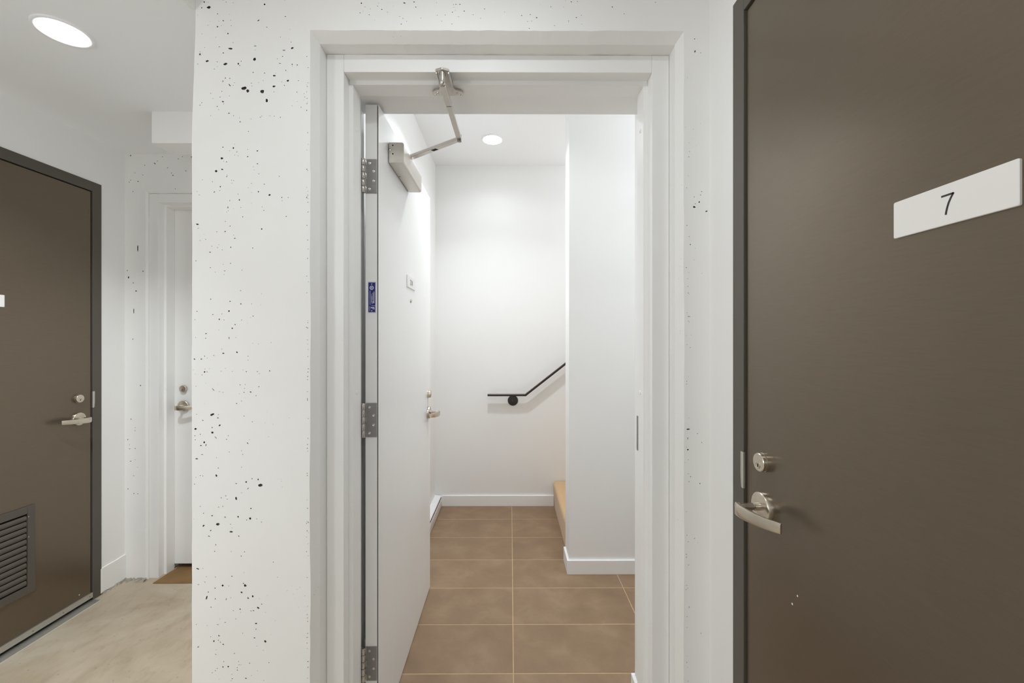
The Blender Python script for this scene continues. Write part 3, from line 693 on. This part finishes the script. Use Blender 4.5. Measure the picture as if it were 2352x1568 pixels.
def lockset(parent, o, n, u, bolt_dz=0.0985):
    """o: centre of the lever rose on the door face, n: out of the door, u: along the door towards the hinges."""
    P = basis(o, n, u)
    bm = bmn()
    lathe(bm, P(0, 0, 0), n, [(-0.001, 0.0325), (0.0110, 0.0325), (0.0130, 0.0312), (0.0135, 0.0298), (0.0135, 0.0)], 40)
    lev = obj('lever_handle', bm, 'nickel', parent, smooth=True)
    lev['label'] = 'satin nickel lever handle on a round rose'
    bm = bmn()
    lathe(bm, P(0.010, 0, 0.0015), n, [(0, 0.0085), (0.016, 0.0085), (0.0165, 0.0074), (0.046, 0.0074)], 28)
    obj('neck', bm, 'nickel_dark', lev, smooth=True)
    path = [(0.0500, -0.0120), (0.0570, -0.0100), (0.0600, -0.004), (0.0602, 0.010), (0.0585, 0.030), (0.0540, 0.055), (0.0475, 0.080), (0.0405, 0.100), (0.0365, 0.110)]
    hh = [0.0105, 0.0126, 0.0136, 0.0138, 0.0134, 0.0126, 0.0118, 0.0108, 0.0104]
    cc = [-0.0040, -0.0045, -0.0050, -0.0050, -0.0046, -0.0034, -0.0016, 0.0004, 0.0012]
    tt = [0.0024, 0.0042, 0.0050, 0.0050, 0.0046, 0.0040, 0.0034, 0.0030, 0.0027]
    rings = []
    for k, (a, b) in enumerate(path):
        k0, k1 = max(0, k - 1), min(len(path) - 1, k + 1)
        ta, tb = path[k1][0] - path[k0][0], path[k1][1] - path[k0][1]
        ln = math.hypot(ta, tb)
        na, nb = tb / ln, -ta / ln
        h, t = hh[k], tt[k]
        ring = []
        for (q, c) in ((-1, -0.72), (-1, 0.72), (-0.7, 0.93), (0, 1), (0.7, 0.93), (1, 0.72), (1, -0.72), (0.7, -0.93), (0, -1), (-0.7, -0.93)):
            ring.append(P(a + na * t * q, b + nb * t * q, cc[k] + h * c))
        rings.append(ring)
    bm = bmn()
    sweep(bm, rings)
    obj('lever', bm, 'nickel', lev, smooth=True)
    # deadbolt cylinder above
    bm = bmn()
    lathe(bm, P(0, 0, bolt_dz), n, [(-0.001, 0.0208), (0.006, 0.0206), (0.0064, 0.0192), (0.0080, 0.0192), (0.0086, 0.0204), (0.0145, 0.0200), (0.0158, 0.0188), (0.0160, 0.0)], 36)
    db = obj('deadbolt', bm, 'nickel', parent, smooth=True)
    bm = bmn()
    lathe(bm, P(0.0150, 0, bolt_dz - 0.0065), n, [(0, 0.0072), (0.0018, 0.0072), (0.0020, 0.0062), (0.0014, 0.0058), (0.0014, 0.0)], 22)
    obj('key_plug', bm, 'nickel_dark', db, smooth=True)
    bm = bmn()
    sweep(bm, [[P(a, b, bolt_dz - 0.0065 + c) for b, c in ((-0.0009, -0.0038), (0.0009, -0.0038), (0.0009, 0.0036), (-0.0009, 0.0036))] for a in (0.0160, 0.0169)])
    obj('keyway', bm, 'black', db)

def stroke(bm, f, pts, w, a0, a1):
    """flat pen line of width w along pts (b, c) laid on a face, from height a0 to a1."""
    left, right = [], []
    for k, p in enumerate(pts):
        p0, p1 = pts[max(0, k - 1)], pts[min(len(pts) - 1, k + 1)]
        t = Vector((p1[0] - p0[0], p1[1] - p0[1])).normalized()
        nn = Vector((-t.y, t.x)) * w / 2
        if 0 < k < len(pts) - 1:
            s0 = (Vector(p) - Vector(p0)).normalized()
            s1 = (Vector(p1) - Vector(p)).normalized()
            cs = max(0.5, math.cos(s0.angle(s1) / 2)) if s0.length and s1.length else 1
            nn /= cs
        left.append((p[0] + nn.x, p[1] + nn.y))
        right.append((p[0] - nn.x, p[1] - nn.y))
    for k in range(len(pts) - 1):
        q = [left[k], left[k + 1], right[k + 1], right[k]]
        sweep(bm, [[f(a0, b, c) for b, c in q], [f(a1, b, c) for b, c in q]])

def glyph(ch, s):
    """pen strokes of one digit in a box about 0.62 s wide and s tall, centred."""
    if ch == '7':
        a = [(-0.29, 0.45), (0.29, 0.45)]
        b = [(0.285, 0.47), (0.16, 0.26), (0.06, 0.05), (-0.01, -0.17), (-0.055, -0.36), (-0.075, -0.5)]
        return [[(x * s, y * s) for x, y in q] for q in (a, b)]
    if ch == '2':
        q = [(-0.27, 0.20), (-0.24, 0.34), (-0.13, 0.45), (0.03, 0.47), (0.17, 0.42), (0.25, 0.29), (0.24, 0.14), (0.12, -0.03), (-0.10, -0.22), (-0.28, -0.45), (0.28, -0.45)]
        return [[(x * s, y * s) for x, y in q]]
    if ch == '0':
        q = [(0.27 * math.sin(2 * PI * k / 20), 0.47 * math.cos(2 * PI * k / 20)) for k in range(21)]
        return [[(x * s, y * s) for x, y in q]]
    if ch == '4':
        a = [(0.30, -0.18), (-0.30, -0.18), (0.10, 0.47)]
        b = [(0.10, 0.49), (0.10, -0.5)]
        return [[(x * s, y * s) for x, y in q] for q in (a, b)]
    return []

def number_plate(parent, o, n, u, text, label, hs=0.026, th=0.0032):
    """0.150 x 0.052 plate; u points the way the number reads."""
    f = basis(o, n, u)
    bm = bmn()
    def rr(ex, ez, a, r=0.002):
        pts = []
        for (sx, sz, t0) in ((1, 1, 0), (-1, 1, 1), (-1, -1, 2), (1, -1, 3)):
            for k in range(4):
                t = PI / 2 * (t0 + k / 3)
                pts.append(f(a, sx * (ex - r) + r * math.cos(t), sz * (ez - r) + r * math.sin(t)))
        return pts
    sweep(bm, [rr(0.075, 0.026, 0.0), rr(0.075, 0.026, th - 0.0006), rr(0.0744, 0.0254, th)])
    p = obj('number_plate', bm, 'plate', parent)
    p['label'] = label
    if text:
        bm = bmn()
        for k, ch in enumerate(text):
            off = (k - (len(text) - 1) / 2) * hs * 0.78
            for st in glyph(ch, hs):
                stroke(bm, f, [(b + off, c) for b, c in st], hs * 0.092, th - 0.0002, th + 0.0003)
        obj('numeral', bm, 'ink', p)
    return p

# ------------------------------------------------------------------ dark doors in the side walls
def side_door(name, label, X, s, y_hinge, y_latch, z_top, frame_label):
    """door in a wall plane x = X; s: sign of the room side; the latch is on the far side."""
    fx = X + s * 0.005
    root = empty('door_frame', (X, (y_hinge + y_latch) / 2, 0))
    ft = z_top + 0.054
    def strip(nm, y0, y1, z0, z1):
        bm = bmn()
        box(bm, X - s * 0.135, fx, y0, y1, z0, z1)
        return obj(nm, bm, 'dark_frame', root, bevel=0.0015)
    strip('jamb', y_latch + 0.0045, y_latch + 0.0525, 0, ft)
    strip('jamb', y_hinge - 0.0525, y_hinge - 0.0045, 0, ft)
    strip('head', y_hinge - 0.0046, y_latch + 0.0046, z_top + 0.0045, ft)
    for (y0, y1, z0, z1) in ((y_latch - 0.012, y_latch + 0.006, 0, z_top + 0.006), (y_hinge - 0.006, y_hinge + 0.012, 0, z_top + 0.006), (y_hinge, y_latch, z_top - 0.012, z_top + 0.006)):
        bm = bmn()
        box(bm, X - s * 0.050, X - s * 0.110, y0, y1, z0, z1)
        obj('stop', bm, 'gasket', root)
    # lip of the strike plate wrapping the frame edge
    zc = 1.055
    bm = bmn()
    pr = [(y_latch + 0.0030, zc - 0.043), (y_latch + 0.0110, zc - 0.043), (y_latch + 0.0125, zc - 0.038), (y_latch + 0.0145, zc - 0.010), (y_latch + 0.0145, zc + 0.043), (y_latch + 0.0030, zc + 0.043)]
    prism(bm, pr, 'x', fx - s * 0.004, fx + s * 0.0022)
    obj('strike_plate', bm, 'aluminium', root, bevel=0.0012)
    tag(root, frame_label, 'door frame', kind='structure')
    bm = bmn()
    box(bm, X - s * 0.046, X - s * 0.001, y_hinge, y_latch, 0.012, z_top)
    d = obj(name, bm, 'dark', bevel=0.0012)
    tag(d, label, 'door', kind='structure')
    return d

d7 = side_door('door_1', 'large dark bronze door with a white plate numbered 7', XR, -1, 0.070, 0.984, 2.140, 'dark bronze steel frame of the door numbered 7')
fd = XR + 0.001
lockset(d7, (fd, 0.914, 0.997), (-1, 0, 0), (0, -1, 0), 0.0985)
number_plate(d7, (fd, 0.529, 1.5345), (-1, 0, 0), (0, -1, 0), '7', 'white plastic plate engraved with a black 7')

dl = side_door('door_2', 'dark bronze door with a louvre grille at its foot', XL, 1, 1.289, 2.203, 2.146, 'dark bronze steel frame of the louvred corridor door')
fd = XL - 0.001
lockset(dl, (fd, 2.136, 0.966), (1, 0, 0), (0, -1, 0), 0.1035)
number_plate(dl, (fd, 1.752, 1.5355), (1, 0, 0), (0, 1, 0), '', 'blank end of a white number plate')
# louvre grille, let into the door
gr = empty('louvre_grille', (fd, 1.746, 0.41))
gr.parent = dl
gr['label'] = 'dark metal louvre grille'
y0, y1, z0, z1 = 1.550, 1.942, 0.211, 0.610
i0, i1, k0, k1 = 1.581, 1.911, 0.246, 0.577
bm = bmn()
for (a, b, c, e) in ((y0, i0, z0, z1), (i1, y1, z0, z1), (i0, i1, z0, k0), (i0, i1, k1, z1)):
    box(bm, fd - 0.002, fd + 0.007, a, b, c, e)
bmesh.ops.remove_doubles(bm, verts=bm.verts[:], dist=1e-5)
obj('grille_frame', bm, 'dark_frame', gr, bevel=0.0012)
bm = bmn()
box(bm, fd + 0.0002, fd + 0.0006, i0, i1, k0, k1)
obj('grille_backing', bm, 'black', gr)
for k in range(12):
    zc = k1 - 0.020 - k * (k1 - k0 - 0.026) / 11.4
    bm = bmn()
    sec = []
    for q in range(9):
        t = PI * q / 8
        sec.append((fd + 0.0006 + 0.0058 * math.sin(t), zc + 0.0118 * math.cos(t)))
    rings = [[(a, yy, c) for a, c in sec] for yy in (i0 + 0.002, i1 - 0.004)]
    sweep(bm, rings)
    obj('slat', bm, 'dark_frame', gr, smooth=True)
for zz in (0.562, 0.470):
    bm = bmn()
    lathe(bm, (fd + 0.0065, i1 + 0.003, zz), (1, 0, 0), [(0, 0.0024), (0.0012, 0.0020), (0.0016, 0.0)], 12)
    obj('rivet', bm, 'aluminium', gr)
# sweep strip on the door and threshold on the floor
bm = bmn()
box(bm, fd - 0.001, fd + 0.009, 1.292, 2.206, 0.017, 0.043)
sw = obj('door_sweep', bm, 'aluminium', dl, bevel=0.001)
sw['label'] = 'aluminium sweep strip along the door foot'
for yy in (2.190, 2.06, 1.93, 1.80, 1.67, 1.54, 1.41):
    bm = bmn()
    lathe(bm, (fd + 0.0085, yy, 0.030), (1, 0, 0), [(0, 0.0035), (0.0012, 0.0030), (0.0016, 0.0)], 12)
    obj('screw', bm, 'steel', sw)
bm = bmn()
prism(bm, [(XL - 0.10, 0.0), (XL + 0.050, 0.0), (XL + 0.047, 0.003), (XL + 0.004, 0.004), (XL - 0.10, 0.004)], 'y', 1.250, 2.207)
tag(obj('threshold_strip', bm, 'aluminium'), 'aluminium threshold strip under the louvred door', 'threshold')
# paint chips
for (door, X, s, chips) in ((d7, XR + 0.001, -1, [(0.811, 0.865, 0.0022), (0.826, 0.840, 0.0024), (0.62, 0.775, 0.002), (0.645, 0.55, 0.0018)]), (dl, XL - 0.001, 1, [(2.145, 0.066, 0.0035)])):
    for (yy, zz, rr_) in chips:
        bm = bmn()
        lathe(bm, (X - s * 0.0005, yy, zz), (s, 0, 0), [(0, rr_), (0.0009, rr_ * 0.8), (0.001, 0.0)], 7)
        obj('paint_chip', bm, 'plate', door)

# ------------------------------------------------------------------ white door at the corridor end
bm = bmn()
box(bm, -2.020, -1.112, 2.5125, 2.5565, 0.030, 2.152)
dw = obj('door_3', bm, 'door_white', bevel=0.0012)
tag(dw, 'closed plain white door at the end of the corridor', 'door', kind='structure')
lockset(dw, (-1.953, 2.5125, 0.975), (0, -1, 0), (1, 0, 0), 0.103)
bm = bmn()
box(bm, -2.04, -1.09, 2.575, 2.60, 0, 2.2)
obj('cavity', bm, 'black', dw)

# ------------------------------------------------------------------ open white door
HX, HY = -0.4905, 1.3935
do = empty('door_4', (HX, HY, 0.0))
tag(do, 'white door 204 standing open into the tiled entry', 'door', kind='structure')
DY0, DY1, DX0, DX1, DZ0, DZ1 = 1.400, 2.314, -0.4845, -0.4400, 0.006, 2.152
bm = bmn()
box(bm, DX0, DX1 - 0.0052, DY0, DY1, DZ0, DZ1)
obj('door_slab', bm, 'door_white', do, bevel=0.001)
bm = bmn()
box(bm, DX1 - 0.0058, DX1 - 0.0014, DY0 + 0.004, DY1 - 0.002, DZ0 + 0.003, DZ1 - 0.003)
obj('edge_seam', bm, 'gasket', do)
bm = bmn()
box(bm, DX1 - 0.0022, DX1, DY0, DY1, DZ0, DZ1)
obj('face_skin', bm, 'door_white', do, bevel=0.0006)
for zc in (1.912, 1.0975, 0.284):
    bm = bmn()
    box(bm, -0.4815, -0.4462, DY0 - 0.0022, DY0 + 0.001, zc - 0.057, zc + 0.057)
    h = obj('hinge', bm, 'steel', do, bevel=0.0008)
    h['label'] = 'brushed steel butt hinge leaf with four screws'
    seg = 0.114 / 5
    for k in range(5):
        bm = bmn()
        a, b = zc - 0.057 + k * seg + 0.0006, zc - 0.057 + (k + 1) * seg - 0.0006
        lathe(bm, (HX + 0.001, HY, a), (0, 0, 1), [(0, 0.0068), (0.001, 0.0075), (b - a - 0.001, 0.0075), (b - a, 0.0068)], 20)
        if k % 2 == 0:
            box(bm, HX + 0.002, -0.480, DY0 - 0.0030, DY0 - 0.0006, a, b)
        obj('knuckle', bm, 'chrome', h, smooth=True)
    for (sx, dz) in ((-0.4695, 0.043), (-0.4560, 0.016), (-0.4560, -0.016), (-0.4695, -0.043)):
        bm = bmn()
        lathe(bm, (sx, DY0 - 0.0020, zc + dz), (0, -1, 0), [(0, 0.0042), (0.0008, 0.0042), (0.0011, 0.0034), (0.0006, 0.0018), (0.0006, 0.0)], 16)
        obj('screw', bm, 'chrome', h, smooth=True)
# rating label on the hinge edge
bm = bmn()
box(bm, -0.4755, -0.4495, DY0 - 0.0007, DY0 + 0.0005, 1.455, 1.560)
lb = obj('rating_label', bm, 'print', do)
lb['label'] = 'small blue metal rating label with silver print'
bm = bmn()
box(bm, -0.4742, -0.4512, DY0 - 0.0010, DY0, 1.458, 1.557)
obj('label_field', bm, 'blue', lb)
bm = bmn()
ya, yb = DY0 - 0.0012, DY0 - 0.0008
def bar(xa, xb, za, zb): box(bm, xa, xb, ya, yb, za, zb)
lathe(bm, (-0.4632, yb, 1.5395), (0, -1, 0), [(0, 0.0068), (0.0004, 0.0068), (0.0004, 0.0042), (0, 0.0042)], 24)
bar(-0.4655, -0.4615, 1.5375, 1.5412)
bar(-0.4600, -0.4585, 1.498, 1.523); bar(-0.4565, -0.4545, 1.488, 1.527); bar(-0.4600, -0.4578, 1.487, 1.496)
bar(-0.4648, -0.4640, 1.490, 1.520); bar(-0.4680, -0.4674, 1.482, 1.530); bar(-0.4700, -0.4694, 1.482, 1.530); bar(-0.4625, -0.4618, 1.484, 1.512)
bar(-0.4640, -0.4512, 1.4790, 1.4800); bar(-0.4690, -0.4683, 1.462, 1.478); bar(-0.4710, -0.4704, 1.462, 1.478)
bar(-0.4660, -0.4540, 1.4715, 1.4750); bar(-0.4570, -0.4540, 1.4670, 1.4715); bar(-0.4615, -0.4590, 1.4685, 1.4705)
obj('label_print', bm, 'print', lb)
for zz in (1.5520, 1.4625):
    bm = bmn()
    lathe(bm, (-0.4628, DY0 - 0.0008, zz), (0, -1, 0), [(0, 0.0024), (0.0008, 0.0020), (0.0010, 0.0)], 14)
    obj('rivet', bm, 'chrome', lb, smooth=True)
number_plate(do, (DX1, 1.858, 1.620), (1, 0, 0), (0, 1, 0), '204', 'white plastic plate engraved with black 204', hs=0.0235)
bm = bmn()
lathe(bm, (DX1 - 0.001, 1.857, 1.540), (1, 0, 0), [(0, 0.0085), (0.004, 0.0085), (0.0055, 0.0065), (0.0045, 0.0045), (0.0045, 0.0)], 24)
pv = obj('door_viewer', bm, 'nickel_dark', do, smooth=True)
lockset(do, (DX1, 2.252, 0.979), (1, 0, 0), (0, -1, 0), 0.0985)
# the whole door is swung a touch past square
do.rotation_euler[2] = 0.004

# ------------------------------------------------------------------ door closer
dc = empty('door_closer', (DX1, 1.665, 2.04))
tag(dc, 'silver door closer with folding arm above the open white door', 'door closer')
cx0, cx1, cy0, cy1, cz0, cz1 = DX1 + 0.0005, -0.3845, 1.513, 1.815, 2.006, 2.080
bm = bmn()
sec = []
r_ = 0.008
for (sx, sz, t0) in ((cx1, cz0, -1), (cx1, cz1, 0)):
    for k in range(5):
        t = PI / 2 * (t0 + k / 4)
        zc = sz + (r_ if sz == cz0 else -r_)
        sec.append((sx - r_ + r_ * math.cos(t), zc + r_ * math.sin(t)))
sec += [(cx0, cz1), (cx0, cz0)]
sweep(bm, [[(x, y, z) for x, z in sec] for y in (cy0, cy1)])
cb = obj('closer_body', bm, 'alu_paint', dc, bevel=0.0012)
for (x, z) in ((-0.4245, 2.069), (-0.4245, 2.038)):
    bm = bmn()
    lathe(bm, (x, cy0 + 0.0005, z), (0, -1, 0), [(0, 0.0026), (0.0008, 0.0026)], 16)
    obj('valve_hole', bm, 'black', cb)
bm = bmn()
lathe(bm, (-0.4355, cy0 + 0.0005, 2.0535), (0, -1, 0), [(0, 0.0036), (0.0016, 0.0034), (0.002, 0.0022), (0.0014, 0.0016), (0.0014, 0)], 16)
obj('screw', bm, 'chrome', cb, smooth=True)
bm = bmn()
lathe(bm, (-0.4330, 1.640, cz0 + 0.0005), (0, 0, -1), [(0, 0.0026), (0.0008, 0.0026)], 14)
obj('valve_hole', bm, 'black', cb)
# main arm on the spindle
SP, EL, PV = Vector((-0.412, 1.676, 2.092)), Vector((-0.185, 1.517, 2.094)), Vector((-0.196, 1.216, 2.104))
bm = bmn()
lathe(bm, (SP.x, SP.y, cz1 - 0.001), (0, 0, 1), [(0, 0.012), (0.022, 0.012), (0.024, 0.010), (0.024, 0)], 24)
obj('spindle', bm, 'steel', dc, smooth=True)
def bar3(name, a, b, w0, w1, h, mat, flip=0.0, bv=0.0015):
    d = (b - a).normalized()
    s = d.cross(Vector((0, 0, 1))).normalized()
    up = s.cross(d)
    bm = bmn()
    sweep(bm, [[p + s * w * q + up * h * c for q, c in ((-1, -1), (1, -1), (1, 1), (-1, 1))] for p, w in ((a, w0), (b, w1))])
    return obj(name, bm, mat, dc, bevel=bv), d, s, up
arm, d, s, up = bar3('main_arm', SP, EL, 0.0120, 0.0085, 0.0055, 'alu_paint')
mid = SP + (EL - SP) * 0.55
bm = bmn()
sweep(bm, [[mid + d * a + s * b - up * q for a, b in ((-0.010, -0.006), (0.014, -0.006), (0.010, 0.006), (-0.014, 0.006))] for q in (0.0050, 0.0060)])
obj('arm_slot', bm, 'gasket', arm)
brk = PV + (EL - PV) * 0.31
bar3('forearm_sleeve', PV, brk, 0.0088, 0.0096, 0.0058, 'alu_paint')
bar3('forearm_rod', brk + (EL - PV) * 0.008, EL - (EL - PV).normalized() * 0.006, 0.0088, 0.0092, 0.0045, 'alu_paint')
bm = bmn()
bx_ = brk
box(bm, bx_.x - 0.0075, bx_.x + 0.0075, bx_.y - 0.002, bx_.y + 0.008, bx_.z - 0.0046, bx_.z + 0.0046)
obj('sleeve_mouth', bm, 'gasket', dc)
bm = bmn()
lathe(bm, (EL.x, EL.y, EL.z - 0.010), (0, 0, 1), [(0, 0.006), (0.001, 0.0085), (0.024, 0.0085), (0.025, 0.006)], 22)
obj('elbow_pin', bm, 'steel', dc, smooth=True)
# shoe under the frame head
bm = bmn()
zt_, zb_ = 2.1450, 2.1380
xc = -0.196
half = [(0.0, 1.196), (0.0195, 1.204), (0.0215, 1.285), (0.027, 1.296), (0.043, 1.302), (0.047, 1.309), (0.047, 1.320), (0.043, 1.327), (0.0, 1.327)]
outl = [(xc + a, b) for a, b in half] + [(xc - a, b) for a, b in reversed(half[1:-1])]
prism(bm, outl, 'z', zb_, zt_ - 0.0002)
for sgn in (-1, 1):
    box(bm, xc + sgn * 0.0195, xc + sgn * 0.0155, 1.207, 1.300, zb_ - 0.006, zb_ + 0.001)
shoe = obj('arm_shoe', bm, 'alu_paint', dc, bevel=0.001)
for (a, b) in ((-0.039, 1.319), (-0.030, 1.309), (0.030, 1.309), (0.039, 1.319)):
    bm = bmn()
    lathe(bm, (xc + a, b, zb_ + 0.0005), (0, 0, -1), [(0, 0.0042), (0.0014, 0.0036), (0.0018, 0.0026), (0.0008, 0.0016), (0.0008, 0)], 16)
    obj('screw', bm, 'chrome', shoe, smooth=True)
bm = bmn()
lathe(bm, (PV.x, PV.y - 0.006, zb_ + 0.001), (0, 0, -1), [(0, 0.0085), (0.026, 0.0085), (0.034, 0.0078), (0.037, 0.0055), (0.037, 0.003), (0.035, 0.0025), (0.035, 0)], 26)
obj('shoe_pin', bm, 'chrome', dc, smooth=True)

# ------------------------------------------------------------------ stairs, handrail, heater, mat
st = empty('carpeted_stairs', (0.36, 3.03, 0))
tag(st, 'tan carpeted stair flight rising behind the white wall end', 'stairs')
for k in range(6):
    x0, z1 = 0.362 + 0.25 * k, 0.205 * (k + 1)
    bm = bmn()
    sec = [(x0 + 0.002, z1 - 0.205)]
    for q in range(9):
        t = PI + (-PI / 2 - 0.25) * q / 8 + 0.25
        sec.append((x0 - 0.008 + 0.024 + 0.024 * math.cos(t), z1 - 0.024 + 0.024 * math.sin(t)))
    sec += [(x0 + 0.29, z1), (x0 + 0.29, z1 - 0.205)]
    sweep(bm, [[(x, y, z) for x, z in sec] for y in (2.612, 3.449)])
    obj('step', bm, 'carpet', st, smooth=True)
    if k:
        bm = bmn()
        box(bm, x0 + 0.03, x0 + 0.29, 2.62, 3.44, 0.0, z1 - 0.206)
        obj('stair_core', bm, 'carpet', st)

hr = empty('handrail', (0.02, 3.463, 0.9))
tag(hr, 'slim dark brown handrail on the entry back wall, bending upstairs', 'handrail')
bm = bmn()
path = [(-0.184, 0.925), (0.124, 0.925), (1.32, 0.925 + 1.196 * 0.783)]
hw, ht = 0.019, 0.0078
dirs = [(1, 0), None, (0.7873, 0.6166)]
rings = []
for k, (x, z) in enumerate(path):
    if k == 1:
        n_ = Vector((-0.6166, 1 + 0.7873)).normalized()
        sc = ht / (n_.y)
        nx, nz = n_.x * sc, n_.y * sc
    else:
        dx_, dz_ = dirs[k]
        nx, nz = -dz_ * ht, dx_ * ht
    rings.append([(x + nx * c, 3.400 + hw * q, z + nz * c) for q, c in ((-1, -0.55), (-0.85, -1), (0.85, -1), (1, -0.55), (1, 0.55), (0.85, 1), (-0.85, 1), (-1, 0.55))])
sweep(bm, rings)
obj('rail', bm, 'rail', hr)
for (bx, bz) in ((0.022, 0.872), (1.0, 0.872 + 0.876 * 0.783)):
    bm = bmn()
    lathe(bm, (bx, 3.4635, bz), (0, -1, 0), [(0, 0.043), (0.005, 0.043), (0.007, 0.041), (0.0072, 0)], 40)
    br = obj('bracket', bm, 'ink', hr, smooth=True)
    bm = bmn()
    pts = [(3.458, bz), (3.425, bz), (3.408, bz + 0.010), (3.400, bz + 0.028), (3.400, bz + 0.046)]
    rings = []
    for k, (yy, zz) in enumerate(pts):
        a, b = pts[max(0, k - 1)], pts[min(4, k + 1)]
        ty, tz = b[0] - a[0], b[1] - a[1]
        l_ = math.hypot(ty, tz)
        rings.append([(bx + 0.0065 * math.cos(t), yy - tz / l_ * 0.0065 * math.sin(t), zz + ty / l_ * 0.0065 * math.sin(t)) for t in [2 * PI * q / 12 for q in range(12)]])
    sweep(bm, rings)
    obj('bracket_arm', bm, 'ink', br, smooth=True)

bh = empty('baseboard_heater', (-0.59, 2.5, 0))
tag(bh, 'low white metal baseboard heater along the entry side wall', 'heater')
bm = bmn()
prism(bm, [(-0.6195, 0.004), (-0.566, 0.004), (-0.562, 0.010), (-0.562, 0.078), (-0.568, 0.084), (-0.6195, 0.084)], 'y', 1.52, 3.435)
obj('housing', bm, 'trim', bh, bevel=0.001)
bm = bmn()
prism(bm, [(-0.6195, 0.0838), (-0.5675, 0.0838), (-0.5720, 0.0915), (-0.6195, 0.0955)], 'y', 1.52, 3.4488)
obj('top_cover', bm, 'trim', bh, bevel=0.001)
bm = bmn()
box(bm, -0.5690, -0.5632, 1.53, 3.43, 0.0812, 0.0846)
obj('outlet_slot', bm, 'gasket', bh)
bm = bmn()
box(bm, -0.6195, -0.5615, 3.434, 3.4489, 0.004, 0.084)
obj('end_cap', bm, 'trim', bh, bevel=0.001)
bm = bmn()
box(bm, -0.61, -0.575, 1.55, 3.42, 0.0, 0.0045)
obj('foot', bm, 'gasket', bh)

bm = bmn()
r = random.Random(9)
front = [(-2.008 + (0.90) * k / 12, 2.357 + 0.002 * (r.random() - 0.5)) for k in range(13)]
mo = front + [(-1.108, 2.560), (-1.998, 2.560), (-2.000, 2.50), (-2.006, 2.44)]
prism(bm, mo, 'z', 0.0, 0.0035)
tag(obj('door_mat', bm, 'mat'), 'thin brown paperboard mat on the floor at the white door', 'mat')

# ------------------------------------------------------------------ lamps
def finish(root, label):
    return tag(root, label, 'ceiling light', 'ceiling lights')

def disc_light(x, y, z, watts, colour, label, k, spread=140):
    root = empty('ceiling_light', (x, y, z))
    bm = bmn()
    prof = [(-0.001, 0.079), (0.0035, 0.079), (0.0060, 0.076), (0.0062, 0.070), (0.0030, 0.0655), (-0.001, 0.0655)]
    seg = 40
    R = [[bm.verts.new((x + rr * math.cos(2 * PI * q / seg), y + rr * math.sin(2 * PI * q / seg), z - h)) for q in range(seg)] for h, rr in prof]
    for a, b in zip(R[:-1], R[1:]):
        for q in range(seg):
            bm.faces.new((a[q], a[(q + 1) % seg], b[(q + 1) % seg], b[q]))
    obj('trim_ring', bm, 'ceiling', root, smooth=True)
    bm = bmn()
    lathe(bm, (x, y, z + 0.0005), (0, 0, -1), [(0, 0.0656), (0.0040, 0.0656), (0.0085, 0.058), (0.0110, 0.040), (0.0120, 0.0)], 40)
    obj('lens', bm, lamp_mat('lamp_lens_%d' % k, 9.0, colour), root, smooth=True)
    ld = bpy.data.lights.new('lamp_light', 'AREA')
    ld.shape = 'DISK'
    ld.size = 0.128
    ld.spread = math.radians(spread)
    ld.energy = watts
    ld.color = colour
    lo = bpy.data.objects.new('lamp_light', ld)
    COL.objects.link(lo)
    lo.parent = root
    lo.location = (0, 0, -0.0125)
    return finish(root, label)

def fill_light(x, y, z, watts, colour, label, k, drop=0.075):
    """added fill lamp out of view: a point light under a stem, no globe modelled."""
    root = empty('ceiling_light', (x, y, z))
    bm = bmn()
    lathe(bm, (x, y, z), (0, 0, -1), [(0, 0.06), (0.012, 0.06), (0.016, 0.05), (0.018, 0.016), (drop, 0.016), (drop + 0.005, 0.05), (drop + 0.020, 0.052), (drop + 0.022, 0)], 28)
    obj('fill_stem', bm, 'nickel', root, smooth=True)
    ld = bpy.data.lights.new('lamp_light', 'POINT')
    ld.shadow_soft_size = 0.105
    ld.energy = watts
    ld.color = colour
    lo = bpy.data.objects.new('lamp_light', ld)
    COL.objects.link(lo)
    lo.parent = root
    lo.location = (0, 0, -0.13 - drop)
    return finish(root, label)

names = ['round recessed light glowing in the corridor ceiling near the louvred door', 'round recessed light in the hall ceiling just before the open door',
         'added unseen fill light in the hall on the corridor side', 'added unseen fill light in the hall near its back wall',
         'round recessed light in the entry ceiling before the handrail wall', 'round recessed light in the entry ceiling just inside the open door',
         'added unseen fill light in the side part of the entry', 'added unseen fill light above the carpeted stairs', 'added unseen round fill light in the hall ceiling beside the louvred door wall']
for k, (kind, x, y, z, w, c, e) in enumerate(LAMPS):     # e: beam spread of a recessed lamp, stem length of an added fill lamp
    (disc_light if kind == 'disc' else fill_light)(x, y, z, w, c, names[k], k, e)
